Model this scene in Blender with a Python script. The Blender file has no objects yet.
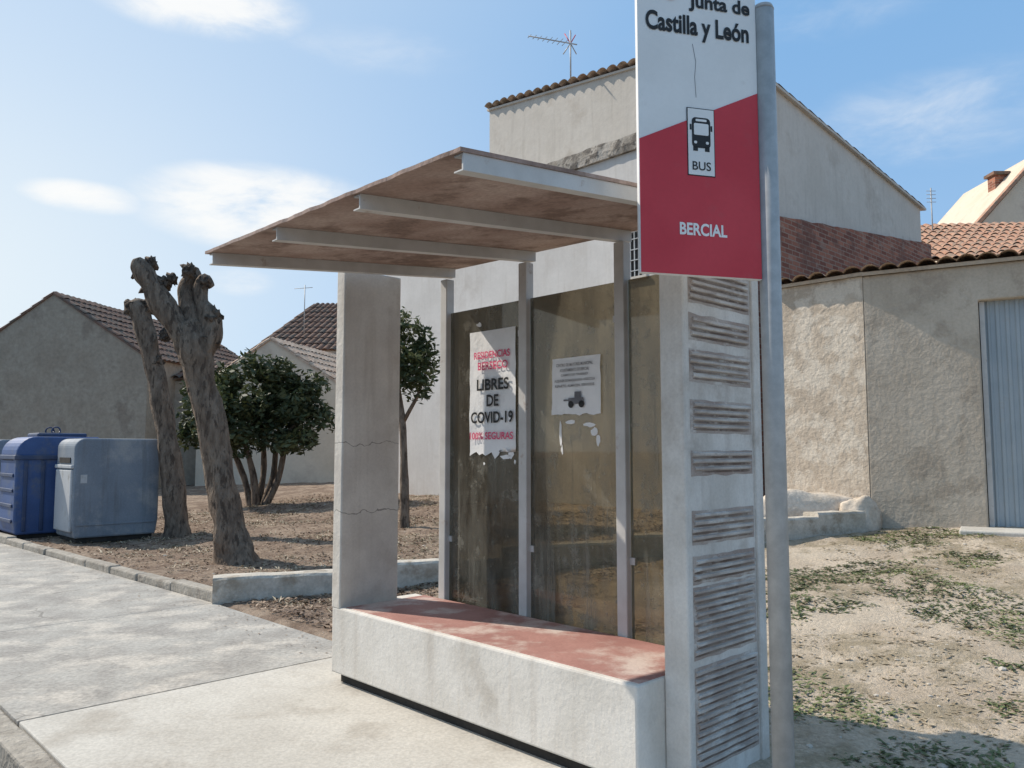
import bpy, bmesh, math, random
from mathutils import Vector, Matrix, noise
random.seed(7)
R=math.radians
scene=bpy.context.scene
COL=scene.collection
# ------------------------------------------------------------------ frame of the street
AX,AY=0.557,3.666
D1=Vector((-0.695,0.719,0)).normalized()
D2=Vector((0.719,0.695,0)).normalized()
UP=Vector((0,0,1))
def W(s,q,z=0.0):
    return Vector((AX,AY,0))+D1*s+D2*q+UP*z
def sq_of(x,y):
    v=Vector((x-AX,y-AY,0)); return v.dot(D1),v.dot(D2)
def gq(q):
    if q<1.5: return 0.0
    t=min((q-1.5),9.5)
    return 0.065*t*min(1.0,t/1.5)
def gxy(x,y):
    s,q=sq_of(x,y); return gq(q)
# ------------------------------------------------------------------ materials
def link(nt,a,b): nt.links.new(a,b)
def mixc(nt,fac,a,b,blend='MIX'):
    n=nt.nodes.new('ShaderNodeMix'); n.data_type='RGBA'; n.blend_type=blend
    for sock,v in ((n.inputs[0],fac),(n.inputs[6],a),(n.inputs[7],b)):
        if isinstance(v,(int,float)): sock.default_value=v
        elif isinstance(v,tuple): sock.default_value=(v[0],v[1],v[2],1)
        else: link(nt,v,sock)
    return n.outputs[2]
def mth(nt,op,a,b=None,clamp=False):
    n=nt.nodes.new('ShaderNodeMath'); n.operation=op; n.use_clamp=clamp
    for i,v in enumerate((a,b)):
        if v is None: continue
        if isinstance(v,(int,float)): n.inputs[i].default_value=v
        else: link(nt,v,n.inputs[i])
    return n.outputs[0]
def nz(nt,vec,scale,detail=3,rough=.6,dist=0):
    n=nt.nodes.new('ShaderNodeTexNoise'); n.inputs['Scale'].default_value=scale
    n.inputs['Detail'].default_value=detail; n.inputs['Roughness'].default_value=rough
    n.inputs['Distortion'].default_value=dist
    link(nt,vec,n.inputs['Vector']); return n.outputs['Fac']
def ss(nt,v,a,b):
    n=nt.nodes.new('ShaderNodeMapRange'); n.interpolation_type='SMOOTHSTEP'
    link(nt,v,n.inputs[0]); n.inputs[1].default_value=a; n.inputs[2].default_value=b
    return n.outputs[0]
def M(name,c1,c2,scale=4,rough=.85,bump=.3,bscale=25,bdist=.02,c3=None,s3=1.0,t3=(.52,.62),metal=0,
      streak=None,cracks=None,vcrack=None,fine=.25,spec=.3,cb=None,stretch=None):
    m=bpy.data.materials.new(name); m.use_nodes=True; nt=m.node_tree
    b=nt.nodes['Principled BSDF']
    tc=nt.nodes.new('ShaderNodeTexCoord'); P=tc.outputs['Object']
    if stretch:
        mp=nt.nodes.new('ShaderNodeMapping'); mp.inputs['Scale'].default_value=stretch; link(nt,P,mp.inputs[0]); P=mp.outputs[0]
    f=ss(nt,nz(nt,P,scale,2),.3,.7)
    col=mixc(nt,f,c1,c2)
    if c3: col=mixc(nt,ss(nt,nz(nt,P,s3,5,.65),t3[0],t3[1]),col,c3)
    if streak:
        mp=nt.nodes.new('ShaderNodeMapping'); mp.inputs['Scale'].default_value=(9,9,.7); link(nt,P,mp.inputs[0])
        sf=mth(nt,'MULTIPLY',ss(nt,nz(nt,mp.outputs[0],1.0,3),.5,.72),streak[1])
        col=mixc(nt,sf,col,streak[0])
    if fine:
        fn=nz(nt,P,bscale*2.2,1,.7)
        g=mth(nt,'ADD',mth(nt,'MULTIPLY',fn,fine*2),1-fine)
        cg=nt.nodes.new('ShaderNodeCombineColor')
        for i in range(3): link(nt,g,cg.inputs[i])
        col=mixc(nt,1.0,col,cg.outputs[0],'MULTIPLY')
    if cracks:
        sp=nt.nodes.new('ShaderNodeSeparateXYZ'); link(nt,P,sp.inputs[0])
        w=mth(nt,'ADD',sp.outputs[2],mth(nt,'MULTIPLY',nz(nt,P,3.5,4),.22))
        tot=None
        for z0,wd in cracks:
            d=mth(nt,'LESS_THAN',mth(nt,'ABSOLUTE',mth(nt,'SUBTRACT',w,z0+.11)),wd)
            tot=d if tot is None else mth(nt,'MAXIMUM',tot,d)
        col=mixc(nt,mth(nt,'MULTIPLY',tot,.6),col,(.09,.075,.06))
    if vcrack:
        v=nt.nodes.new('ShaderNodeTexVoronoi'); v.feature='DISTANCE_TO_EDGE'; v.inputs['Scale'].default_value=vcrack[0]
        nn=nt.nodes.new('ShaderNodeTexNoise'); nn.inputs['Scale'].default_value=2.5; nn.inputs['Detail'].default_value=4
        link(nt,P,nn.inputs['Vector'])
        va=nt.nodes.new('ShaderNodeVectorMath'); va.operation='ADD'; link(nt,P,va.inputs[0])
        vs=nt.nodes.new('ShaderNodeVectorMath'); vs.operation='SCALE'; vs.inputs['Scale'].default_value=.4; link(nt,nn.outputs['Color'],vs.inputs[0])
        link(nt,vs.outputs[0],va.inputs[1]); link(nt,va.outputs[0],v.inputs['Vector'])
        d=mth(nt,'LESS_THAN',v.outputs['Distance'],vcrack[1])
        d=mth(nt,'MULTIPLY',d,ss(nt,nz(nt,P,.7,2),.45,.6))
        col=mixc(nt,mth(nt,'MULTIPLY',d,.45),col,(.08,.07,.06))
    link(nt,col,b.inputs['Base Color'])
    b.inputs['Roughness'].default_value=rough; b.inputs['Metallic'].default_value=metal
    b.inputs['Specular IOR Level'].default_value=spec
    if bump:
        h=nz(nt,P,bscale,3,.65)
        if cb: h=mth(nt,'ADD',h,mth(nt,'MULTIPLY',nz(nt,P,cb[0],2,.5,1.0),cb[1]))
        bn=nt.nodes.new('ShaderNodeBump'); bn.inputs['Strength'].default_value=bump; bn.inputs['Distance'].default_value=bdist
        link(nt,h,bn.inputs['Height']); link(nt,bn.outputs[0],b.inputs['Normal'])
    return m
def brickmat(name,d):
    m=bpy.data.materials.new(name); m.use_nodes=True; nt=m.node_tree; b=nt.nodes['Principled BSDF']
    tc=nt.nodes.new('ShaderNodeTexCoord'); P=tc.outputs['Object']
    dt=nt.nodes.new('ShaderNodeVectorMath'); dt.operation='DOT_PRODUCT'; link(nt,P,dt.inputs[0]); dt.inputs[1].default_value=d
    sp=nt.nodes.new('ShaderNodeSeparateXYZ'); link(nt,P,sp.inputs[0])
    cx=nt.nodes.new('ShaderNodeCombineXYZ'); link(nt,dt.outputs['Value'],cx.inputs[0]); link(nt,sp.outputs[2],cx.inputs[1])
    br=nt.nodes.new('ShaderNodeTexBrick'); link(nt,cx.outputs[0],br.inputs['Vector'])
    br.inputs['Scale'].default_value=1; br.inputs['Brick Width'].default_value=.30; br.inputs['Row Height'].default_value=.10
    br.inputs['Mortar Size'].default_value=.012; br.inputs['Bias'].default_value=-.2
    br.inputs['Color1'].default_value=(.20,.06,.035,1); br.inputs['Color2'].default_value=(.42,.16,.095,1); br.inputs['Mortar'].default_value=(.33,.22,.16,1)
    c=mixc(nt,mth(nt,'MULTIPLY',ss(nt,nz(nt,P,1.4,5,.7),.48,.62),.6),br.outputs['Color'],(.15,.065,.045))
    c=mixc(nt,mth(nt,'MULTIPLY',ss(nt,nz(nt,P,2.7,5,.7),.56,.64),.35),c,(.42,.31,.24))
    link(nt,c,b.inputs['Base Color']); b.inputs['Roughness'].default_value=.9
    bn=nt.nodes.new('ShaderNodeBump'); bn.inputs['Strength'].default_value=.8; bn.inputs['Distance'].default_value=.03; bn.invert=True
    link(nt,br.outputs['Fac'],bn.inputs['Height']); link(nt,bn.outputs[0],b.inputs['Normal'])
    return m
def leafmat(name,c1,c2,tr=.25):
    m=bpy.data.materials.new(name); m.use_nodes=True; nt=m.node_tree; b=nt.nodes['Principled BSDF']
    g=nt.nodes.new('ShaderNodeNewGeometry')
    col=mixc(nt,g.outputs['Random Per Island'],c1,c2)
    tc=nt.nodes.new('ShaderNodeTexCoord')
    col=mixc(nt,ss(nt,nz(nt,tc.outputs['Object'],1.8,1),.35,.65),col,tuple(x*.65 for x in c1))
    link(nt,col,b.inputs['Base Color']); b.inputs['Roughness'].default_value=.6
    if tr:
        t=nt.nodes.new('ShaderNodeBsdfTranslucent'); link(nt,col,t.inputs[0])
        mx=nt.nodes.new('ShaderNodeMixShader'); mx.inputs[0].default_value=tr
        link(nt,b.outputs[0],mx.inputs[1]); link(nt,t.outputs[0],mx.inputs[2])
        link(nt,mx.outputs[0],nt.nodes['Material Output'].inputs[0])
    return m
def glassmat():
    m=bpy.data.materials.new('smoked_dirty_glass'); m.use_nodes=True; nt=m.node_tree
    nt.nodes.remove(nt.nodes['Principled BSDF'])
    tc=nt.nodes.new('ShaderNodeTexCoord'); P=tc.outputs['Object']
    tr=nt.nodes.new('ShaderNodeBsdfTransparent'); tr.inputs[0].default_value=(.55,.50,.41,1)
    gl=nt.nodes.new('ShaderNodeBsdfGlossy'); gl.inputs['Roughness'].default_value=.03; gl.inputs['Color'].default_value=(.8,.8,.8,1)
    df=nt.nodes.new('ShaderNodeBsdfDiffuse')
    fr=nt.nodes.new('ShaderNodeFresnel'); fr.inputs[0].default_value=1.45
    mp=nt.nodes.new('ShaderNodeMapping'); mp.inputs['Scale'].default_value=(3,3,.8); link(nt,P,mp.inputs[0])
    n0=nz(nt,mp.outputs[0],1.5,6,.7)
    link(nt,mixc(nt,n0,(.40,.37,.31),(.26,.25,.20)),df.inputs[0])
    dirt=mth(nt,'ADD',mth(nt,'MULTIPLY',ss(nt,n0,.38,.66),.34),.07)
    n9=nz(nt,P,6,6,.78)
    dirt=mth(nt,'ADD',dirt,mth(nt,'MULTIPLY',ss(nt,n9,.54,.62),.22))
    mp2=nt.nodes.new('ShaderNodeMapping'); mp2.inputs['Scale'].default_value=(22,22,.9); link(nt,P,mp2.inputs[0])
    dirt=mth(nt,'ADD',dirt,mth(nt,'MULTIPLY',ss(nt,nz(nt,mp2.outputs[0],1,3),.58,.7),.16))
    spots=mth(nt,'MULTIPLY',ss(nt,nz(nt,P,34,2),.68,.73),.3)
    dirt=mth(nt,'ADD',dirt,spots,True)
    m1=nt.nodes.new('ShaderNodeMixShader'); link(nt,dirt,m1.inputs[0]); link(nt,tr.outputs[0],m1.inputs[1]); link(nt,df.outputs[0],m1.inputs[2])
    m2=nt.nodes.new('ShaderNodeMixShader'); link(nt,mth(nt,'MULTIPLY',fr.outputs[0],.9),m2.inputs[0]); link(nt,m1.outputs[0],m2.inputs[1]); link(nt,gl.outputs[0],m2.inputs[2])
    link(nt,m2.outputs[0],nt.nodes['Material Output'].inputs[0])
    return m
conc=M('painted_concrete',(.60,.56,.50),(.70,.66,.60),3,.85,.35,30,.01,c3=(.50,.455,.395),s3=2.2,t3=(.55,.75),streak=((.40,.34,.28),.3),fine=.1)
conc_p=M('pillar_concrete',(.56,.51,.45),(.66,.61,.54),3,.85,.4,28,.012,c3=(.48,.42,.355),s3=2.5,t3=(.52,.75),streak=((.36,.30,.24),.3),cracks=[(1.60,.0028),(1.13,.0035)],fine=.1)
conc_r=M('ribbed_concrete',(.58,.535,.48),(.69,.645,.59),4,.85,.4,30,.01,c3=(.49,.435,.38),s3=3,t3=(.5,.7),streak=((.38,.32,.27),.35),fine=.12)
ribm=M('worn_rib_concrete',(.38,.315,.275),(.52,.46,.41),5,.9,.4,35,.01,c3=(.60,.55,.50),s3=4,t3=(.5,.64),fine=.15,stretch=(1,1,2))
bandm=M('worn_brown_band',(.34,.265,.225),(.46,.39,.34),4,.9,.4,35,.01,c3=(.60,.55,.50),s3=4.5,t3=(.5,.66),fine=.2,stretch=(1,1,2))
groove=M('groove_grime',(.15,.11,.09),(.28,.225,.185),6,.95,.3,40,.008,c3=(.42,.37,.32),s3=5,t3=(.54,.66),fine=.15)
redtop=M('worn_red_paint',(.31,.15,.125),(.40,.21,.175),3,.8,.25,30,.01,c3=(.56,.45,.39),s3=2.6,t3=(.46,.66),fine=.15)
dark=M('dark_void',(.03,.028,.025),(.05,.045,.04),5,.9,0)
metal=M('grey_painted_steel',(.50,.48,.45),(.58,.56,.53),6,.5,.05,60,.003,c3=(.40,.33,.28),s3=9,t3=(.62,.74),fine=.06,spec=.5)
galv=M('galvanised_steel',(.37,.36,.345),(.45,.44,.42),14,.5,.05,60,.002,metal=.1,fine=.08,spec=.4)
roofund=M('stained_roof_board',(.32,.22,.18),(.44,.335,.285),2.5,.9,.4,22,.012,c3=(.22,.15,.12),s3=3,t3=(.48,.64),fine=.3)
sidewalk=M('old_concrete_pavement',(.27,.25,.225),(.37,.35,.315),2.2,.9,.4,14,.02,c3=(.46,.42,.365),s3=2.4,t3=(.46,.66),vcrack=(.5,.004),fine=.4)
slabm=M('pale_concrete_slab',(.45,.42,.37),(.53,.50,.445),1.2,.9,.3,22,.012,c3=(.39,.355,.305),s3=1.8,t3=(.48,.7),fine=.25)
kerbm=M('kerb_stone',(.27,.24,.20),(.37,.335,.285),5,.9,.6,18,.03,c3=(.2,.17,.14),s3=3,t3=(.55,.7))
whitekerb=M('whitewashed_kerb',(.42,.38,.32),(.54,.49,.42),4,.9,.4,14,.03,c3=(.33,.28,.22),s3=3,t3=(.5,.66))
plasterheap=M('hardened_plaster',(.52,.44,.35),(.62,.54,.45),4,.9,.5,10,.03,c3=(.42,.34,.26),s3=3,t3=(.5,.66))
asph=M('asphalt',(.05,.05,.05),(.09,.088,.085),3,.9,.6,60,.01)
whitew=M('white_render_wall',(.58,.55,.515),(.65,.62,.585),.8,.9,.2,6,.02,c3=(.53,.49,.45),s3=.7,t3=(.5,.7),streak=((.44,.40,.35),.25),fine=.06)
beigew=M('pale_render_wall',(.54,.49,.425),(.61,.56,.495),.8,.9,.3,5,.02,c3=(.48,.425,.36),s3=.8,t3=(.5,.7),streak=((.40,.36,.31),.3),fine=.08)
beige2=M('warm_beige_wall',(.56,.47,.36),(.63,.54,.43),.8,.9,.3,5,.02,c3=(.5,.41,.32),s3=.8,t3=(.5,.7),fine=.08)  # base colour kept bright so the cottage's unlit front reads as sunlit
greyband=M('weathered_cement_parapet',(.24,.21,.175),(.42,.38,.33),3,.95,.6,8,.05,c3=(.15,.13,.11),s3=4,t3=(.5,.6))
rough1=M('patchy_ochre_render',(.44,.365,.285),(.54,.455,.36),2.2,.95,.5,14,.03,c3=(.61,.535,.44),s3=3.2,t3=(.46,.58),fine=.2,cb=(6,.8))
rough2=M('grey_ochre_render',(.44,.37,.29),(.53,.455,.365),1.3,.95,.5,14,.025,c3=(.39,.325,.255),s3=2.5,t3=(.5,.65),streak=((.33,.27,.21),.3),fine=.15,cb=(4.0,.6))
shadew=M('mud_render_wall',(.31,.255,.195),(.38,.325,.255),.9,.95,.4,4,.04,c3=(.27,.22,.17),s3=.9,t3=(.5,.66))
tile=M('clay_roof_tiles',(.36,.185,.12),(.47,.28,.19),5,.9,.4,18,.02,c3=(.27,.2,.15),s3=6,t3=(.48,.6),fine=.3)
tile2=M('pale_clay_tiles',(.44,.30,.215),(.57,.45,.35),5,.9,.4,18,.02,c3=(.32,.26,.2),s3=6,t3=(.5,.62),fine=.3)
tiledark=M('dark_clay_tiles',(.15,.088,.062),(.22,.135,.1),4,.9,.4,12,.02,c3=(.13,.105,.085),s3=3,t3=(.48,.6),fine=.3)
bark=M('tree_bark',(.13,.095,.07),(.23,.175,.13),7,.95,.9,16,.05,c3=(.08,.058,.043),s3=9,t3=(.5,.62),fine=.3,stretch=(1.6,1.6,.5))
knobm=M('pruned_knob_bark',(.08,.06,.045),(.16,.12,.09),9,.95,1,18,.05,c3=(.045,.034,.027),s3=8,t3=(.5,.6),fine=.35)
doorm=M('blue_grey_door',(.31,.355,.38),(.36,.40,.42),2,.5,.05,20,.005,c3=(.35,.35,.34),s3=4,t3=(.6,.75),fine=.05,spec=.5)
whitep=M('white_sign_paint',(.76,.75,.72),(.82,.81,.78),3,.4,.02,20,.002,c3=(.66,.64,.61),s3=6,t3=(.58,.8),fine=.03,spec=.4)
redp=M('red_sign_paint',(.55,.032,.045),(.60,.045,.058),3,.4,.02,20,.002,c3=(.50,.07,.075),s3=5,t3=(.55,.8),fine=.05,spec=.4)
blackp=M('black_print',(.015,.015,.015),(.03,.03,.03),5,.5,0,fine=0)
paper=M('poster_paper',(.80,.79,.77),(.85,.84,.82),6,.8,.4,7,.02,c3=(.73,.72,.70),s3=5,t3=(.5,.7),fine=.04)
pinkp=M('pink_print',(.7,.08,.18),(.75,.11,.21),5,.7,0,fine=0)
greyp=M('grey_print',(.13,.13,.14),(.2,.2,.21),20,.7,0,fine=0)
blueb=M('blue_plastic',(.04,.08,.2),(.055,.105,.25),2,.55,.1,20,.005,c3=(.10,.125,.19),s3=3,t3=(.5,.7),fine=.12,spec=.35)
blueb2=M('dark_blue_plastic',(.03,.05,.11),(.04,.068,.14),2,.5,.1,20,.005,c3=(.08,.09,.13),s3=3,t3=(.5,.7),fine=.08,spec=.4)
greyb=M('faded_blue_fibreglass',(.175,.205,.24),(.23,.26,.295),1.6,.65,.15,20,.005,c3=(.31,.32,.325),s3=2.0,t3=(.48,.7),fine=.15,spec=.3,streak=((.13,.135,.14),.45))
lightb=M('light_grey_fibreglass',(.42,.43,.44),(.5,.51,.51),2,.6,.1,20,.005,c3=(.35,.345,.33),s3=4,t3=(.5,.7),fine=.08)
brick=brickmat('red_brick',D2)
glassM=glassmat()
leafG=leafmat('dark_green_leaves',(.05,.068,.022),(.13,.145,.06),.2)
leafT=leafmat('olive_green_leaves',(.06,.08,.025),(.15,.16,.06),.3)
weedM=leafmat('weeds_green',(.115,.15,.05),(.235,.25,.10),0)
strawM=leafmat('dry_grass_straw',(.34,.27,.17),(.50,.41,.28),0)
dryM=leafmat('dry_leaves',(.17,.10,.06),(.38,.27,.18),0)
# ------------------------------------------------------------------ geometry helpers
def empty(name,loc=(0,0,0)):
    e=bpy.data.objects.new(name,None); e.location=loc; e.empty_display_size=.2; COL.objects.link(e); return e
def par(o,p):
    if p: o.parent=p; o.matrix_parent_inverse=Matrix.Translation(p.location).inverted()
def mobj(name,vs,fs,mat,parent=None,bevel=0,smooth=False,fixn=True,seg=2):
    me=bpy.data.meshes.new(name); me.from_pydata([tuple(v) for v in vs],[],fs)
    if fixn:
        bm=bmesh.new(); bm.from_mesh(me); bmesh.ops.recalc_face_normals(bm,faces=bm.faces); bm.to_mesh(me); bm.free()
    if smooth:
        for p in me.polygons: p.use_smooth=True
    o=bpy.data.objects.new(name,me); COL.objects.link(o); me.materials.append(mat); par(o,parent)
    if bevel:
        b=o.modifiers.new('bev','BEVEL'); b.width=bevel; b.segments=seg; b.limit_method='ANGLE'
    return o
BF=[(0,1,2,3),(4,7,6,5),(0,4,5,1),(1,5,6,2),(2,6,7,3),(3,7,4,0)]
def obox(name,o,a,b,c,mat,parent=None,bevel=0):
    o=Vector(o);a=Vector(a);b=Vector(b);c=Vector(c)
    return mobj(name,[o,o+a,o+a+b,o+b,o+c,o+a+c,o+a+b+c,o+b+c],BF,mat,parent,bevel)
def sbox(name,s0,s1,q0,q1,z0,z1,mat,parent=None,bevel=0):
    return obox(name,W(s0,q0,z0),D1*(s1-s0),D2*(q1-q0),UP*(z1-z0),mat,parent,bevel)
def volume(name,pts,z0,zt,mat,parent=None,bevel=0):
    n=len(pts)
    if not isinstance(zt,(list,tuple)): zt=[zt]*n
    vs=[Vector((p[0],p[1],z0)) for p in pts]+[Vector((p[0],p[1],z)) for p,z in zip(pts,zt)]
    fs=[tuple(range(n)),tuple(range(n,2*n))]+[(i,(i+1)%n,n+(i+1)%n,n+i) for i in range(n)]
    return mobj(name,vs,fs,mat,parent,bevel)
def prism(name,poly,ext,mat,parent=None,bevel=0):
    n=len(poly); ext=Vector(ext)
    vs=[Vector(p) for p in poly]+[Vector(p)+ext for p in poly]
    fs=[tuple(range(n)),tuple(range(n,2*n))]+[(i,(i+1)%n,n+(i+1)%n,n+i) for i in range(n)]
    return mobj(name,vs,fs,mat,parent,bevel)
def tube(name,pts,rad,mat,parent=None,n=10,lump=0,smooth=True,sc=4):
    pts=[Vector(p) for p in pts]
    if not isinstance(rad,(list,tuple)): rad=[rad]*len(pts)
    if lump:
        P2=[];R2=[]
        for i in range(len(pts)-1):
            for k in range(6):
                t=k/6
                p0=pts[max(i-1,0)];p1=pts[i];p2=pts[i+1];p3=pts[min(i+2,len(pts)-1)]
                q=.5*((2*p1)+(p2-p0)*t+(2*p0-5*p1+4*p2-p3)*t*t+(3*p1-p0-3*p2+p3)*t**3)
                P2.append(q);R2.append(rad[i]*(1-t)+rad[i+1]*t)
        P2.append(pts[-1]);R2.append(rad[-1]); pts=P2;rad=R2
    vs=[];fs=[]
    up=Vector((.3,.9,.1)).normalized()
    for i,p in enumerate(pts):
        d=(pts[min(i+1,len(pts)-1)]-pts[max(i-1,0)]).normalized()
        a=d.cross(up)
        if a.length<.05: a=d.cross(Vector((1,0,0)))
        a.normalize(); b=d.cross(a)
        for k in range(n):
            an=2*math.pi*k/n; v=a*math.cos(an)+b*math.sin(an); r=rad[i]
            if lump:
                pp=p+v*r
                r*=1+lump*(noise.noise(Vector((pp.x*sc,pp.y*sc,pp.z*sc*.45)))*1.2+.5*noise.noise(Vector((an*2.2,p.z*.6,7)))+.5*noise.noise(Vector((pp.x*14,pp.y*14,pp.z*5))))
            vs.append(p+v*r)
    for i in range(len(pts)-1):
        for k in range(n):
            fs.append((i*n+k,i*n+(k+1)%n,(i+1)*n+(k+1)%n,(i+1)*n+k))
    fs.append(tuple(range(n))); fs.append(tuple(range((len(pts)-1)*n,len(pts)*n)))
    return mobj(name,vs,fs,mat,parent,0,smooth)
def blob(name,c,r,mat,parent=None,lump=.3,sc=3,sub=3,flat=None):
    bm=bmesh.new(); bmesh.ops.create_icosphere(bm,subdivisions=sub,radius=1)
    c=Vector(c)
    for v in bm.verts:
        d=v.co.copy(); k=1+lump*noise.noise(d*sc+c)+lump*.5*noise.noise(d*sc*2.7+c)
        v.co=Vector((d.x*r[0]*k,d.y*r[1]*k,d.z*r[2]*k))+c
    me=bpy.data.meshes.new(name); bm.to_mesh(me); bm.free()
    for p in me.polygons: p.use_smooth=True
    o=bpy.data.objects.new(name,me); COL.objects.link(o); me.materials.append(mat); par(o,parent); return o
def leaves(name,clumps,n,size,mat,parent=None,pw=.45):
    vs=[];fs=[]
    wts=[c[1][0]*c[1][1]*c[1][2] for c in clumps]
    for _ in range(n):
        c,r=random.choices(clumps,wts)[0]
        d=Vector((random.gauss(0,1),random.gauss(0,1),random.gauss(0,1))).normalized()*random.random()**pw
        p=Vector(c)+Vector((d.x*r[0],d.y*r[1],d.z*r[2]))
        if noise.noise(p*2.2)<-.15: continue
        a=Vector((random.gauss(0,1),random.gauss(0,1),random.gauss(0,.7))).normalized()
        b=a.cross(Vector((random.gauss(0,1),random.gauss(0,1),random.gauss(0,1)))).normalized()
        s=size*random.uniform(.6,1.4); i=len(vs)
        vs+= [p-a*s,p+b*s*.4,p+a*s,p-b*s*.4]; fs.append((i,i+1,i+2,i+3))
    return mobj(name,vs,fs,mat,parent,fixn=False)
def tileroof(name,p00,p10,p11,p01,mat,parent=None,pitch=.24,rowl=.42,h=.075,deck=None):
    p00,p10,p11,p01=map(Vector,(p00,p10,p11,p01))
    nt=max(2,int((p10-p00).length/pitch)); nr=max(1,int((p01-p00).length/rowl)); S=6
    nrm=(p10-p00).cross(p01-p00).normalized()
    if nrm.z<0: nrm=-nrm
    vs=[];fs=[]
    for r in range(nr):
        for e in (0,1):
            v=(r+e*1.0)/nr
            for i in range(nt*S+1):
                u=i/(nt*S)
                jit=.014*noise.noise(Vector((i//S*1.7,r*2.3,1)))
                prof=abs(math.sin(math.pi*(i/S)))
                hh=h*(prof**.7)+(.03 if e==0 else 0)+jit
                p=(p00*(1-u)+p10*u)*(1-v)+(p01*(1-u)+p11*u)*v
                if r==0 and e==0: p=p+(p00-p01).normalized()*.03*noise.noise(Vector((i//S*2.1,5,1)))
                vs.append(p+nrm*hh)
        b=r*2*(nt*S+1); c=b+nt*S+1
        for i in range(nt*S): fs.append((b+i,b+i+1,c+i+1,c+i))
    o=mobj(name,vs,fs,mat,parent,fixn=False)
    d=-nrm*.05; up_=(p01-p00).normalized()*.10
    q=[p00+nrm*.004+up_,p10+nrm*.004+up_,p11+nrm*.004,p01+nrm*.004]
    prism(name+'_deck',q,d,deck or mat,parent)
    return o
dg=bpy.context.evaluated_depsgraph_get
def text(name,body,width,loc,xa,nrm,mat,parent,bold=0.0,hmax=None):
    cu=bpy.data.curves.new(name,'FONT'); cu.body=body; cu.size=1; cu.align_x='CENTER'; cu.align_y='CENTER'; cu.offset=bold; cu.resolution_u=4
    t=bpy.data.objects.new(name+'_c',cu); COL.objects.link(t); bpy.context.view_layer.update()
    me=bpy.data.meshes.new_from_object(t.evaluated_get(dg())); bpy.data.objects.remove(t)
    xs=[v.co.x for v in me.vertices]; ys=[v.co.y for v in me.vertices]
    k=width/(max(xs)-min(xs)); cx=(max(xs)+min(xs))/2; cy=(max(ys)+min(ys))/2
    ky=k if not hmax else hmax/(max(ys)-min(ys))
    xa=Vector(xa);nrm=Vector(nrm);loc=Vector(loc)
    for v in me.vertices: v.co=loc+xa*(v.co.x-cx)*k+UP*(v.co.y-cy)*ky
    me.materials.clear(); me.materials.append(mat)
    o=bpy.data.objects.new(name,me); COL.objects.link(o); par(o,parent); return o
# ------------------------------------------------------------------ ground
def edge_shift(s): return -0.04*max(0.0,min(s,40)-5.7)
def frange(a,b,st):
    out=[];x=a
    while x<b-1e-6: out.append(x); x+=st
    return out
def relief(p):
    return .03*noise.noise(p*.7)+.022*noise.noise(p*2.3)+.016*noise.noise(p*6)+.009*noise.noise(p*13)
qs=[-500,-150,-50,-15,-5,-1.9,-1.75,.40,.50,.62,.7]+frange(.78,9.5,.09)+[9.6,10,10.5,11,12,12.5,14,17,22,30,50,100,200,500]
sl=[-500,-200,-80,-40,-25,-16,-13,-11]+frange(-9,3,.08)+frange(3,20,.13)+[20,22,25,30,40,60,100,250,500]
vs=[];fs=[]
for s in sl:
    for q in qs:
        qq=q+(edge_shift(s) if -1.5<q<12 else 0)
        if q<.45: z=-.18
        elif q<.6: z=-.06
        elif q<.66: z=-.03
        else:
            p=W(s,qq)
            z=gq(qq)+.012+relief(p)
            if q<.9: z=min(z,.012)
            if q>12: z=gq(q)
        vs.append(W(s,qq,z))
nq=len(qs)
for i in range(len(sl)-1):
    for j in range(nq-1): fs.append((i*nq+j,i*nq+j+1,(i+1)*nq+j+1,(i+1)*nq+j))
dm=bpy.data.materials.new('dry_earth'); dm.use_nodes=True; nt=dm.node_tree; b=nt.nodes['Principled BSDF']
tc=nt.nodes.new('ShaderNodeTexCoord'); P=tc.outputs['Object']
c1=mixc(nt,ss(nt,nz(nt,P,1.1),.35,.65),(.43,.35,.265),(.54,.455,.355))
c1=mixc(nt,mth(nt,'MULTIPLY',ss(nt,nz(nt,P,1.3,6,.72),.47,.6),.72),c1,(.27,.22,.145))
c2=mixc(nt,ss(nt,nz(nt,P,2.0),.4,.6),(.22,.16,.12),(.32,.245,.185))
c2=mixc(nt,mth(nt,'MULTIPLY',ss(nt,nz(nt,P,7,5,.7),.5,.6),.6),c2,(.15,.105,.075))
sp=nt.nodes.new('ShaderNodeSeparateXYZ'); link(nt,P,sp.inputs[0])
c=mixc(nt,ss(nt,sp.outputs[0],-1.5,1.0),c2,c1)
fn=nz(nt,P,40,3,.8); g=mth(nt,'ADD',mth(nt,'MULTIPLY',fn,1.1),.47)
cg=nt.nodes.new('ShaderNodeCombineColor')
for i in range(3): link(nt,g,cg.inputs[i])
c=mixc(nt,1.0,c,cg.outputs[0],'MULTIPLY')
link(nt,c,b.inputs['Base Color']); b.inputs['Roughness'].default_value=.97; b.inputs['Specular IOR Level'].default_value=.1
bn=nt.nodes.new('ShaderNodeBump'); bn.inputs['Strength'].default_value=.9; bn.inputs['Distance'].default_value=.04
link(nt,nz(nt,P,16,5,.8),bn.inputs['Height']); link(nt,bn.outputs[0],b.inputs['Normal'])
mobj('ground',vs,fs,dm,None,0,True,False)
obox('road',W(-300,-120,-.15),D1*600,D2*118.17,UP*.02,asph)
pav=empty('pavement',W(6,-.5,0))
s=3.12;i=0
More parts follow.
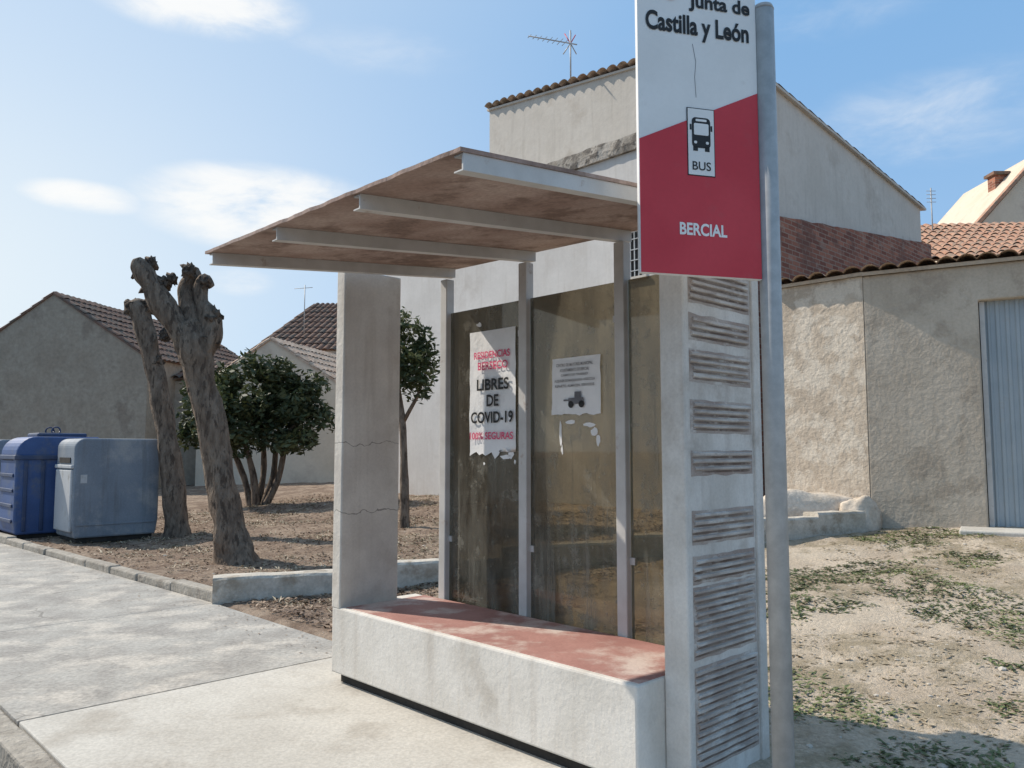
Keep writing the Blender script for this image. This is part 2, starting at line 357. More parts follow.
while s<60:
    e=min(s+2.7,60)
    q1a=.63+edge_shift(s);q1b=.63+edge_shift(e)
    dz=.004*noise.noise(Vector((i*3.1,0,0)))
    vs=[W(s,-1.70,-.2),W(e-.005,-1.70,-.2),W(e-.005,q1b,-.2),W(s,q1a,-.2)]
    vs+=[v+UP*(.2+dz) for v in vs]
    mobj('bay_%d'%i,vs,BF,sidewalk,pav,.003); s=e;i+=1
bs=empty('bus_stop_slab',W(1,-.5,0))
for i,(a,b_) in enumerate(((-14,-8),(-8,-3.2),(-3.2,3.10))):
    vs=[W(a,-1.70,-.2),W(b_-.012,-1.70,-.2),W(b_-.012,.86 if i==2 else .8,-.2),W(a,.8,-.2)]
    vs+=[v+UP*.206 for v in vs]
    mobj('slab_%d'%i,vs,BF,slabm,bs,.008)
rk=empty('street_kerb',W(0,-1.8,0))
s=-14;i=0
while s<45:
    L=1.0; dz=random.uniform(-.012,.008)
    sbox('stone_%d'%i,s+.006,s+L-.006,-1.84+random.uniform(-.008,.008),-1.706,-.25,.0+dz,kerbm,rk,.015); s+=L;i+=1
pk=empty('garden_kerb',W(12,.4,0))
s=5.75;i=0
while s<40:
    L=random.uniform(.8,1.15); q0=.64+edge_shift(s);q1=.64+edge_shift(s+L); dz=random.uniform(-.02,.02); dq=random.uniform(-.015,.015)
    vs=[W(s+.01,q0+dq,-.1),W(s+L-.01,q1+dq,-.1),W(s+L-.01,q1+.15+dq,-.1),W(s+.01,q0+.15+dq,-.1)]
    vs+=[v+UP*(.2+dz) for v in vs]
    mobj('stone_%d'%i,vs,BF,kerbm,pk,.02); s+=L;i+=1
# low whitewashed wall
lw=empty('low_garden_wall',(0,9,0)); a=Vector((-3.02,8.2,0)); e_=Vector((4.8,10.95,0)); d=(e_-a); Lt=d.length; d.normalize(); n_=Vector((-d.y,d.x,0))
t=0;i=0
while t<Lt-.3:
    L=random.uniform(1.3,1.9)
    L=min(L,Lt-t); p=a+d*t; zz=gxy(p.x+d.x*L/2,p.y+d.y*L/2)
    h=.27+random.uniform(-.015,.012)+(.05 if t>5 else 0)
    q0=p+UP*(zz-.25)+d*.003+n_*random.uniform(-.01,.01)
    NX=12; vs=[];fs=[]
    prof=[(0,0),(0,h+.225),(.02,h+.25),(.15,h+.255),(.28,h+.245),(.3,h+.22),(.3,0)]
    for k in range(NX+1):
        for (yy,z_) in prof:
            v=q0+d*((L-.006)*k/NX)+n_*yy+UP*z_
            dd=noise.noise(v*5)*.010+noise.noise(v*13)*.006
            v+=n_*dd*(1 if yy>.1 else -1)+UP*(dd if z_>.1 else 0)
            vs.append(v)
    m_=len(prof)
    for k in range(NX):
        for j in range(m_-1): fs.append((k*m_+j,k*m_+j+1,(k+1)*m_+j+1,(k+1)*m_+j))
    fs+=[tuple(range(m_)),tuple(range(NX*m_,NX*m_+m_))]
    mobj('block_%d'%i,vs,fs,whitekerb,lw)
    t+=L;i+=1
# ------------------------------------------------------------------ shelter
sh=empty('bus_shelter',W(1.2,.3,0))
sbox('bench_plinth',.05,2.5,.05,.68,-.0,.075,dark,sh)  # near-black colour puts the shade under the bench into this plinth
sbox('bench_body',0,2.547,0,.70,.07,.5,conc,sh,.012)
sbox('bench_red_top',.012,2.43,.035,.69,.49,.504,redtop,sh,.004)
sbox('far_pillar',2.45,2.553,-.002,.47,.49,2.80,conc_p,sh,.01)
sbox('near_pillar',-.14,-.002,.205,.895,-.05,2.66,conc_r,sh,.01)
groups=[(2.36,2.62),(2.26,2.33),(2.08,2.18),(1.88,2.01),(1.64,1.77),(1.44,1.53),(1.12,1.25),(.94,1.04),(.60,.90),(.10,.54)]
ribs=[]
for gi,(a0,b0) in enumerate(groups):
    # brown worn band behind each group of ribs
    vs=[];N=24; lo_=[];hi_=[]
    for k in range(N+1):
        q_=.245+.56*k/N
        lo_.append(W(-.1408,q_,a0-.012+.007*noise.noise(Vector((q_*10,gi,1)))))
        hi_.append(W(-.1408,q_,b0+.016+.007*noise.noise(Vector((q_*10,gi,5)))))
    vs=lo_+hi_; fs=[(k,k+1,N+2+k,N+1+k) for k in range(N)]
    mobj('band_%d'%gi,vs,fs,bandm,sh,fixn=False)
    z=a0
    while z<b0:
        q0=.247+random.uniform(0,.03); q1=.80-random.uniform(0,.03)
        N=16; vs=[];fs=[]
        for k in range(N+1):
            q_=q0+(q1-q0)*k/N; zz=z+.006+.0012*noise.noise(Vector((q_*7,z*20,3))); hw=.0055*(1 if 0<k<N else .2)*(.8+.5*noise.noise(Vector((q_*12,z*31,8))))
            for (o,dz) in ((-.1395,-hw),(-.1425,-hw),(-.1425,hw),(-.1395,hw)): vs.append(W(o,q_,zz+dz))
        for k in range(N):
            for j in range(3): fs.append((k*4+j,k*4+j+1,(k+1)*4+j+1,(k+1)*4+j))
        fs+=[(0,1,2,3),(N*4,N*4+1,N*4+2,N*4+3)]
        mobj('groove_%03d'%len(ribs),vs,fs,groove,sh)
        vs=[];fs=[]; zc=z+.021; hw=random.uniform(.0075,.0095)
        for k in range(N+1):
            q_=q0+(q1-q0)*k/N
            er=noise.noise(Vector((q_*8,z*9,gi)))
            dz=.0012*noise.noise(Vector((q_*7,z*20,3)))
            dep=.009*max(.35,min(1,1.0+er*1.2))
            for (o,zz) in ((-.139,-hw-.002),(-.142-dep,-hw+.003),(-.142-dep,hw-.003),(-.139,hw+.002)):
                vs.append(W(o,q_,zc+dz+zz))
        for k in range(N):
            for j in range(3): fs.append((k*4+j,k*4+j+1,(k+1)*4+j+1,(k+1)*4+j))
        fs+=[(0,1,2,3),(N*4,N*4+1,N*4+2,N*4+3)]
        mobj('rib_%03d'%len(ribs),vs,fs,ribm,sh)
        ribs.append(1); z+=.034
sbox('pillar_edge_rib',-.156,-.13,.815,.885,-.05,2.65,conc_r,sh,.008)
for i,sp_ in enumerate((2.25,1.435,.635,-.04)):
    sbox('post_%d'%i,sp_-.036,sp_+.036,.704,.776,0,2.755+.012*(3-i if i<3 else -1),metal,sh,.006)
def zr(q,s=1.2): return 2.825+(q-.80)*(.20/1.88)-.055*(1-s/2.3)
def qf(s): return -1.10+.09*s/2.3
def rbox(name,s0,s1,q1,o0,o1,mat,bev=0):
    vs=[]
    for o in (o0,o1):
        for s_,q_ in ((s0,qf(s0)),(s1,qf(s1)),(s1,q1),(s0,q1)): vs.append(W(s_,q_,zr(q_,s0)+o))
    return mobj(name,vs,BF,mat,sh,bev)
for i,sp_ in enumerate((2.27,1.435,.635,-.08)):
    rbox('roof_beam_%d'%i,sp_-.004,sp_+.004,.83,0,.066,metal)
    rbox('roof_beam_low_%d'%i,sp_+.004,sp_+.05,.83,0,.006,metal)
    rbox('roof_beam_top_%d'%i,sp_+.004,sp_+.05,.83,.059,.066,metal)
vs=[];N=60
for j,(q_,o) in enumerate(((None,.067),(None,.084),(.86,.084),(.86,.067))):
    for i in range(N+1):
        s_=-.09+(2.34+.09)*i/N
        rg=.010*noise.noise(Vector((s_*9,j//2,2))) if j<2 else 0
        qq=(qf(s_)-.02) if q_ is None else q_
        vs.append(W(s_,qq+rg,zr(qq,s_)+o+(.003*noise.noise(Vector((s_*4,j*2,9))) if j in(1,2) else 0)))
fs=[]
for j in range(4):
    for i in range(N):
        a0=j*(N+1)+i; b0=((j+1)%4)*(N+1)+i; fs.append((a0,a0+1,b0+1,b0))
fs+=[(0,N+1,2*(N+1),3*(N+1)),(N,N+1+N,2*(N+1)+N,3*(N+1)+N)]
mobj('roof_sheet',vs,fs,roofund,sh)
for i,(a0,b0) in enumerate(((1.475,2.21),(.675,1.395),(0.0,.595))):
    sbox('glass_%d'%i,a0,b0,.742,.748,.34,2.54,glassM,sh)
    sbox('glass_clip_%da'%i,a0-.004,a0+.03,.735,.755,2.3,2.34,metal,sh)
    sbox('glass_clip_%db'%i,b0-.03,b0+.004,.735,.755,.9,.94,metal,sh)
# posters
po=empty('covid_poster',W(1.75,.73,1.9)); XA=-D1; NN=-D2
def poster_mesh(name,s0,s1,z0,z1,parent,torn):
    vs=[];fs=[];NX,NZ=14,24
    for j in range(NZ+1):
        for i in range(NX+1):
            s_=s1+(s0-s1)*i/NX; z=z0+(z1-z0)*j/NZ
            if j==0: z+=torn*(.5+noise.noise(Vector((i*.55,3,s0)))) 
            if i in(0,NX): s_+=.006*noise.noise(Vector((z*12,i,0)))
            q_=.736-.006*(noise.noise(Vector((s_*6,z*6,1)))+.6)
            vs.append(W(s_,q_,z))
    for j in range(NZ):
        for i in range(NX): fs.append((j*(NX+1)+i,j*(NX+1)+i+1,(j+1)*(NX+1)+i+1,(j+1)*(NX+1)+i))
    return mobj(name,vs,fs,paper,parent,0,True,False)
poster_mesh('sheet',1.525,1.985,1.50,2.37,po,.07)
def T(n,b,w,s_,z,m,p,bold=0,h=None): text(n,b,w,W(s_,.722,z),XA,NN,m,p,bold,h)
T('line_1','RESIDENCIAS',.36,1.75,2.20,pinkp,po,.02,.05)
T('line_2','BERSECO',.30,1.74,2.125,pinkp,po,.02,.055)
T('line_3','LIBRES',.32,1.74,1.995,blackp,po,.025,.08)
T('line_4','DE',.12,1.74,1.885,blackp,po,.025,.08)
T('line_5','COVID-19',.42,1.75,1.77,blackp,po,.025,.08)
T('line_6','100% SEGURAS',.43,1.755,1.645,pinkp,po,.02,.05)
p2=empty('notice_poster',W(1.0,.73,1.9))
poster_mesh('sheet',.80,1.195,1.755,2.12,p2,.02)
for i,(b_,w_) in enumerate((('CENTRO DE MAYORES MUNICIPAL',.3),('AYUNTAMIENTO DE BERCIAL',.24),('CAMPO DE TRABAJO',.22),('ALQUILER DE MAQUINARIA AGRICOLA',.33),('REPARTO, ALMACEN, SERVICIOS',.32))):
    T('line_%d'%i,b_,w_,1.0,2.075-.033*i,greyp,p2,.02,.019)
for nm,s0,s1,z0,z1 in (('tractor_body',.93,1.05,1.83,1.868),('tractor_cab',.95,1.0,1.868,1.905),('tractor_boom',1.03,1.09,1.85,1.86)):
    sbox(nm,s0,s1,.723,.725,z0,z1,greyp,p2)
for i,s_ in enumerate((.945,1.03)):
    c_=W(s_,.723,1.828); prism('wheel_%d'%i,[c_+XA*.022*math.cos(a_*.5236)+UP*.022*math.sin(a_*.5236) for a_ in range(12)],D2*.002,blackp,p2)
tp=empty('torn_paper_scraps',W(.85,.73,1.7))
def scrap(i,s_,z_,w_,h_):
    c_=W(s_,.7395,z_); pts=[]
    for a_ in range(9):
        an=a_*2*math.pi/9; k=random.uniform(.55,1.2)
        pts.append(c_+XA*w_*math.cos(an)*k+UP*h_*math.sin(an)*k)
    prism('scrap_%d'%i,pts,D2*.001,paper,tp)
for i,(s_,z_,w_,h_) in enumerate(((1.58,1.52,.03,.04),(1.63,1.50,.05,.02),(1.54,1.47,.012,.02),(1.13,1.66,.012,.09),(1.12,1.55,.01,.03),(.86,1.66,.03,.025),(.83,1.6,.02,.04),(.9,1.70,.05,.015),(1.9,2.42,.03,.02),(1.05,1.72,.05,.012),(1.84,1.455,.01,.015))):
    scrap(i,s_,z_,w_,h_)
# ------------------------------------------------------------------ bus stop sign
sg=empty('bus_stop_sign',(1.135,3.47,0))
Lp=Vector((.538,3.30,0)); ax=Vector((.558,.15,0)).normalized(); nn=Vector((ax.y,-ax.x,0)); SWd=.577
tube('pole',[(1.137,3.47,-.05),(1.137,3.47,3.535)],.0455,galv,sg,24)
tube('pole_cap',[(1.137,3.47,3.53),(1.137,3.47,3.55)],[.047,.04],galv,sg,24)
def SG(x,z,o=0): return Lp+ax*x+UP*z+nn*o
prism('panel',[SG(0,2.29),SG(SWd,2.29),SG(SWd,3.75),SG(0,3.75)],-nn*.025,whitep,sg,.003)
prism('red_field',[SG(.003,2.293,.0025),SG(SWd-.003,2.293,.0025),SG(SWd-.003,3.132,.0025),SG(.003,2.868,.0025)],-nn*.002,redp,sg)
for i,z in enumerate((2.5,3.3)):
    prism('bracket_%d'%i,[SG(.35,z,-.026),SG(SWd+.05,z,-.026),SG(SWd+.05,z+.05,-.026),SG(.35,z+.05,-.026)],-nn*.02,galv,sg)
def srect(n,x0,x1,z0,z1,m,o=.004,b=0): return prism(n,[SG(x0,z0,o),SG(x1,z0,o),SG(x1,z1,o),SG(x0,z1,o)],-nn*.0012,m,sg,b)
cx=.291
srect('picto_border',cx-.066,cx+.066,2.728,3.030,blackp,.004)
srect('picto_plate',cx-.062,cx+.062,2.732,3.026,whitep,.0054)
def rr(cx_,cz,w,h,r,o):
    out=[]
    for sx,sz,a0 in ((1,1,0),(-1,1,90),(-1,-1,180),(1,-1,270)):
        for k in range(5):
            a_=R(a0+k*22.5); out.append(SG(cx_+sx*(w/2-r)+r*math.cos(a_),cz+sz*(h/2-r)+r*math.sin(a_),o))
    return out
prism('bus_icon',rr(cx,2.92,.088,.135,.018,.0068),-nn*.0012,blackp,sg)
prism('bus_window',rr(cx,2.935,.070,.052,.006,.008),-nn*.001,whitep,sg)
prism('bus_dest',rr(cx,2.975,.052,.010,.003,.008),-nn*.001,whitep,sg)
for i,x in enumerate((-.028,.028)):
    prism('bus_lamp_%d'%i,rr(cx+x,2.876,.014,.012,.005,.008),-nn*.001,whitep,sg)
    srect('bus_wheel_%d'%i,cx+x-.011,cx+x+.011,2.838,2.858,blackp,.0068)
    srect('bus_mirror_%d'%i,cx+x*1.78-.004,cx+x*1.78+.004,2.93,2.955,blackp,.0068)
text('bus_text','BUS',.088,SG(cx,2.772,.0068),ax,nn,blackp,sg,.01)
text('stop_name','BERCIAL',.225,SG(.295,2.492,.0042),ax,nn,whitep,sg,.03,.055)
text('authority_line_2','Castilla y León',.50,SG(.288,3.390,.003),ax,nn,blackp,sg,.03,.115)
text('authority_line_1','Junta de',.30,SG(.395,3.510,.003),ax,nn,blackp,sg,.03,.085)
prism('logo',[SG(.15+.06*math.cos(a_*.314),3.565+.06*math.sin(a_*.314),.004) for a_ in range(20)],-nn*.002,redp,sg)
prism('logo_gap',rr(.16,3.555,.03,.03,.01,.006),-nn*.001,whitep,sg)
tube('scratch',[SG(.26,3.32,.001),SG(.275,3.24,.001),SG(.268,3.17,.001),SG(.273,3.08,.001)],.0009,greyp,sg,5)
# ------------------------------------------------------------------ annex and tall house
K0=Vector((-2.9,20,0)); dk=-D1
def KP(k,q=0): p=K0+dk*k+D2*q; return (p.x,p.y)
an=empty('white_house',(0,17,0))
volume('walls',[KP(-.5),KP(8.55),KP(8.55,.99),KP(-.5,.99)],-.3,7.15,whitew,an)
volume('side_wing',[KP(-.5,.992),KP(2.2,.992),KP(2.2,6),KP(-.5,6)],-.3,7.1,whitew,an)
vs=[];fs=[];NX=70
for i in range(NX+1):
    k=-.55+(8.6+.55)*i/NX
    for (q_,z_) in ((-.06,7.152),(-.07,7.3),(-.05,7.47),(.2,7.52),(.99,7.5),(.99,7.152)):
        p=Vector(KP(k,q_)+(z_,)); r_=.035*noise.noise(p*2.2)+.02*noise.noise(p*6)
        if z_>7.2: p+=UP*r_
        if q_<.1: p-=D2*abs(r_)*.6
        vs.append(p)
for i in range(NX):
    for j in range(6): fs.append((i*6+j,i*6+(j+1)%6,(i+1)*6+(j+1)%6,(i+1)*6+j))
fs+=[tuple(range(6)),tuple(range(NX*6,NX*6+6))]
mobj('parapet',vs,fs,greyband,an)
pa=Vector(KP(7.15)+(4.75,))
obox('window_recess',pa-D2*.01,dk*.55,D2*.05,UP*.85,dark,an)
obox('window_sill',pa-D2*.06-UP*.06-dk*.05,dk*.65,D2*.1,UP*.055,beigew,an)
for i in range(6): obox('window_bar_%d'%i,pa-D2*.035+dk*(.03+.095*i),dk*.018,D2*.018,UP*.85,lightb,an)
for i in range(4): obox('window_crossbar_%d'%i,pa-D2*.04+UP*(.1+.2*i),dk*.55,D2*.012,UP*.015,lightb,an)
for i,nm in enumerate(('frame_left','frame_right')):
    obox(nm,pa-D2*.02+dk*(-.03+.56*i),dk*.05,D2*.03,UP*.85,whitep,an)
th=empty('tall_rendered_house',(4,19,0))
P1=Vector(KP(2.35,1.0)+(0,)); P2=Vector(KP(8.75,1.0)+(0,)); P3=P2+D2*10.1; P4=P1+D2*10.1
volume('walls',[tuple(P1[:2]),tuple(P2[:2]),tuple(P3[:2]),tuple(P4[:2])],-.3,[9.86,9.17,8.15,8.84],beigew,th)
e0=-D2*.14
def RZ(p,z): return Vector((p.x,p.y,z))
sl_=(8.15-9.17)/10.1
tileroof('roof',RZ(P1+e0-dk*.05,9.875-sl_*.14),RZ(P2+e0+dk*.10,9.16-sl_*.14),RZ(P3+dk*.10+D2*.2,8.14),RZ(P4-dk*.05+D2*.2,8.86),tile2,th,.27,.45,.08,beigew)
bw=empty('brick_wall',(7,17,0))
pb=P2+D2*.3+dk*.04
top=[]
for i in range(41):
    m=9.65*(1-i/40); z=5.95+1.1*m/9.65+.03*noise.noise(Vector((m*2.1,0,4)))
    top.append(RZ(pb+D2*m,z))
vs=[RZ(pb,-.3),RZ(pb+D2*9.65,-.3)]+top
prism('bricks',vs,dk*.25,brick,bw)
av=empty('tv_antenna',(1.3,17.1,9.7))
A0=Vector((1.3,17.1,9.55))
tube('mast',[A0,A0+UP*1.3],.018,galv,av,8)
b0=A0+UP*1.0; bd=Vector((-.97,0,.18)).normalized()
tube('boom',[b0-bd*.15,b0+bd*.95],.014,galv,av,6)
for i in range(8):
    c_=b0+bd*(.12+.115*i); L=.17-.012*i
    tube('element_%d'%i,[c_-Vector((.45,.5,.7))*L,c_+Vector((.45,.5,.7))*L],.008,galv,av,5)
for i,(dx,dz) in enumerate(((.12,.25),(-.12,.28),(.14,-.2),(-.16,-.2),(.02,.3))):
    tube('reflector_%d'%i,[b0,b0+Vector((dx,.1,dz))],.012,redp if i<2 else galv,av,5)
# ------------------------------------------------------------------ garage / yard building on the right
gr=empty('garage_building',(6,11,0))
G0=Vector((4.05,12.45,0)); G1=Vector((5.06,11.4,0)); gd=Vector((.86,-.51,0)).normalized(); gn=Vector((-gd.y,gd.x,0))
if gn.y<0: gn=-gn
ZT=4.05
dl=(G1-G0)
prism('side_wall',[RZ(G0,-.3),RZ(G1,-.3),RZ(G1,ZT),RZ(G0,ZT)],Vector((.22,.22,0)),rough1,gr)
fw=[(0.003,-.3),(1.43,-.3),(1.43,3.56),(4.13,3.56),(4.13,-.3),(7.1,-.3),(7.1,ZT),(0.003,ZT)]
prism('front_wall',[RZ(G1+gd*x,z) for x,z in fw],gn*.3,rough2,gr,.02)
obox('threshold',G1+gd*1.1-gn*.6+UP*.2,gd*3.2,gn*.88,UP*.33,slabm,gr,.02)
obox('door_frame',G1+gd*1.44+gn*.1-UP*.1,gd*.06,gn*.1,UP*3.655,metal,gr)
vs=[];fs=[]; n_=160; base=G1+gd*1.50+gn*.16
for i in range(n_+1):
    x=2.6*i/n_; ph=(x/.11)%1; off=.02 if .15<ph<.55 else 0
    vs+=[base+gd*x-gn*off+UP*.535,base+gd*x-gn*off+UP*3.56]
for i in range(n_): fs.append((2*i,2*i+2,2*i+3,2*i+1))
mobj('corrugated_door',vs,fs,doorm,gr,0,False,False)
tileroof('roof_side',RZ(G0-gn*.17-dl.normalized()*.1,ZT+.03),RZ(G1-gn*.17,ZT+.03),RZ(G1+gn*3.2,ZT+.5),RZ(G0+gn*3.2,ZT+.5),tile2,gr,.24,.42,.07,rough2)
tileroof('roof_front',RZ(G1-gn*.17,ZT+.025),RZ(G1+gd*7.2-gn*.17,ZT+.025),RZ(G1+gd*7.2+gn*3.2,ZT+.5),RZ(G1+gn*3.2,ZT+.5),tile2,gr,.24,.42,.07,rough2)
volume('body',[tuple((G1+gn*.35+gd*.1)[:2]),tuple((G1+gd*7+gn*.35)[:2]),tuple((G1+gd*7+gn*3)[:2]),tuple((G1+gn*3)[:2])],-.3,ZT-.1,dark,gr)
rm=empty('plaster_mound',(4.2,11.3,.5))
blob('mound',(4.2,11.62,.52),(.95,.32,.46),plasterheap,rm,.2,1.2,4)
blob('mound_end',(4.85,11.32,.5),(.32,.22,.40),plasterheap,rm,.2,1.4,4)
fh=empty('tiled_house',(15,24,0))
volume('walls',[(11.3,22.2),(24,20.2),(25,26),(12,28)],-.3,6.75,beigew,fh)
tileroof('roof',(11.1,22.0,6.8),(24,20.0,6.8),(24.6,25,8.9),(11.7,26.2,8.95),tile,fh,.27,.45,.09)
wh=empty('cream_house',(20,30,0))
prism('gable_wall',[(17.8,30,0),(27,30,0),(27,30,10.0),(20.8,30,13.3),(17.8,30,10.0)],(0,6,0),beige2,wh)
prism('verge',[(17.6,29.9,9.86),(20.8,29.9,13.35),(20.8,29.9,13.5),(17.5,29.9,9.95)],(0,.3,0),tile,wh)
obox('chimney',(19.8,32,9.4),(.5,0,0),(0,.5,0),(0,0,3.4),brick,wh)
obox('chimney_cap',(19.7,31.9,12.8),(.7,0,0),(0,.7,0),(0,0,.12),tiledark,wh)
ap=empty('antenna_pole',(13.6,25,8.7)); tube('mast',[(13.4,25,8.0),(13.4,25,9.9)],.02,galv,ap,6)
for i in range(4): tube('rod_%d'%i,[(13.25,25,9.8-.12*i),(13.55,25,9.8-.12*i)],.01,galv,ap,5)
# ------------------------------------------------------------------ houses on the left
h1=empty('mud_walled_house',(-14,27,0))
def gable(name,cx_,y,half,ze,za,depth,rot,wall,tl,parent,oh=.12):
    u=Vector((math.cos(rot),math.sin(rot),0)); v=Vector((-u.y,u.x,0)); c_=Vector((cx_,y,0))
    prism(name+'_walls',[c_-u*half-UP*.3,c_+u*half-UP*.3,c_+u*half+UP*ze,c_+UP*za,c_-u*half+UP*ze],v*depth,wall,parent)
    sl2=(za-ze)/half
    for sgn,nm in ((1,'_roof_right'),(-1,'_roof_left')):
        a=c_+u*(half+oh)*sgn+UP*(ze-oh*sl2+.01)-v*.05; b=a+v*(depth+.1); rdg=c_-v*.05+UP*(za+.01)
        tileroof(name+nm,a,b,rdg+v*(depth+.1),rdg,tl,parent,.26,.45,.06)
gable('house',-14.5,25,3.3,4.4,6.5,9,R(-8),shadew,tiledark,h1)
h2=empty('beige_cottage',(-7.5,25,0))
gable('cottage',-7.6,25,2.5,3.5,5.05,6,R(-12),beige2,tile2,h2)
gw=empty('yard_wall',(-10.5,27,0))
obox('wall',(-11.5,26,-.3),(4,.6,0),(0,.3,0),(0,0,4.1),shadew,gw,.03)
tileroof('coping',(-11.6,25.75,3.85),(-7,26.4,3.85),(-7,28.4,4.6),(-11.6,27.8,4.6),tiledark,gw,.26,.45,.08)
h3=empty('hipped_roof_house',(-6,32,0))
volume('walls',[(-9.6,30),(-2.6,30),(-2.6,37),(-9.6,37)],-.3,5.3,beigew,h3)
tileroof('roof_front',(-9.8,29.8,5.25),(-2.4,29.8,5.25),(-2.4,33,7.6),(-8.2,33,7.6),tiledark,h3,.26,.45,.08)
tileroof('roof_left',(-9.8,37,5.25),(-9.8,29.8,5.25),(-8.2,33,7.6),(-8.2,36,7.6),tiledark,h3,.26,.45,.08)
a3=empty('roof_aerial',(-8,31,6)); tube('mast',[(-8.0,30.5,6),(-8.0,30.5,7.9)],.02,galv,a3,6)
tube('boom',[(-8.4,30.5,7.75),(-7.7,30.5,7.8)],.012,galv,a3,5)
# ------------------------------------------------------------------ pollarded trees
def px(u,v,Y): return Vector(((u-512)/800*(.9966*Y+.0819*(450-v)/800*Y), Y, 1.55+(450-v)/800*Y))
t2=empty('pollarded_tree',(-3.83,11.1,0)); Y=11.1
def br(nm,lst,parent,Y,dy=0,lump=.26):
    pts=[];rd=[]
    for k,(u,v,r) in enumerate(lst):
        p=px(u,v,Y); p.y+=dy*k; pts.append(p); rd.append(r)
    return tube(nm,pts,rd,bark,parent,26,lump)
br('trunk',[(238,568,.34),(235,550,.26),(229,520,.21),(222,485,.19),(213,440,.185),(204,395,.2),(197,358,.23),(192,335,.2),(188,322,.13)],t2,Y)
br('limb_1',[(199,370,.16),(184,338,.16),(170,315,.15),(158,292,.14),(148,274,.14),(143,264,.11),(141,258,.05)],t2,Y,-.02)
br('limb_2',[(197,355,.15),(193,325,.12),(184,300,.10),(182,282,.10),(188,270,.10),(186,262,.05)],t2,Y,.06)
br('limb_3',[(200,360,.15),(210,335,.15),(208,315,.14),(200,300,.08),(197,285,.09),(201,276,.08),(207,283,.04)],t2,Y,.03)
for i,(u,v,r) in enumerate(((145,268,.11),(163,283,.09),(189,270,.09),(214,318,.10),(205,280,.06),(151,262,.08),(150,285,.1),(211,338,.11),(197,385,.11),(172,278,.07),(138,272,.07))):
    p=px(u,v,Y); blob('burl_%d'%i,p,(r,r,r*1.2),knobm,t2,.9,2.6,3)
t1=empty('pollarded_tree',(-5.83,14,0)); Y=14
br('trunk',[(177,543,.27),(176,525,.2),(173,480,.18),(168,440,.165),(160,400,.165),(154,370,.16),(146,335,.16),(140,312,.17),(136,303,.14),(134,299,.06)],t1,Y)
for i,(u,v,r) in enumerate(((133,307,.13),(146,306,.13),(155,362,.12),(165,335,.1))):
    blob('burl_%d'%i,px(u,v,Y),(r,r,r*1.1),knobm,t1,.8,2.4,3)
# ------------------------------------------------------------------ bushy tree
bt=empty('evergreen_shrub_tree',(-5.9,18.5,0)); bc=Vector((-5.85,18.5,0)); bz=gxy(bc.x,bc.y)
for i,(dx,dy,tx,ty) in enumerate(((-.12,0,-.9,.1),(.1,.05,.6,.2),(0,-.05,-.3,-.3),(.15,0,1.0,-.1),(-.05,.1,.15,.4))):
    b0=bc+Vector((dx,dy,bz-.1)); e1=bc+Vector((tx,ty,2.4))
    tube('stem_%d'%i,[b0,b0.lerp(e1,.35)+Vector((.05,.03,0)),b0.lerp(e1,.7)+Vector((-.06,0,.1)),e1],[.10,.07,.055,.03],bark,bt,8,.2)
cl=[((-5.9,18.5,2.6),(1.25,1.2,1.0)),((-6.95,18.4,2.3),(.7,.8,.8)),((-4.9,18.4,2.35),(.75,.8,.8)),((-5.5,18.3,3.3),(.6,.7,.5)),((-6.5,18.6,3.15),(.55,.6,.5)),((-4.7,18.5,2.95),(.5,.5,.45)),((-6.2,18,1.75),(.7,.7,.4)),((-5.0,18,1.75),(.65,.7,.35)),((-7.3,18.4,2.95),(.35,.4,.35)),((-6.0,18.4,3.6),(.35,.4,.3)),((-4.35,18.4,2.2),(.35,.4,.4)),((-7.5,18.4,1.9),(.3,.4,.35))]
leaves('crown',cl,17000,.08,leafG,bt,.5)
yt=empty('young_tree',(-1.85,13.6,0))
yz=gxy(-1.82,13.6)
tube('trunk',[(-1.80,13.6,yz-.1),(-1.82,13.6,1.2),(-1.86,13.6,2.0),(-1.95,13.6,2.6),(-2.0,13.6,3.1)],[.09,.07,.06,.05,.03],bark,yt,9,.2)
tube('branch_1',[(-1.86,13.6,2.0),(-1.6,13.5,2.45),(-1.45,13.5,2.9)],[.04,.03,.015],bark,yt,7)
tube('branch_2',[(-1.86,13.6,2.1),(-2.3,13.7,2.5),(-2.5,13.7,3.0)],[.04,.03,.015],bark,yt,7)
leaves('crown',[((-2.1,13.6,3.1),(.75,.8,.75)),((-1.62,13.5,3.25),(.38,.5,.45)),((-1.62,13.5,2.7),(.36,.4,.4)),((-1.9,13.6,3.7),(.35,.4,.3)),((-1.35,13.5,3.0),(.2,.3,.2))],5500,.06,leafT,yt,.55)
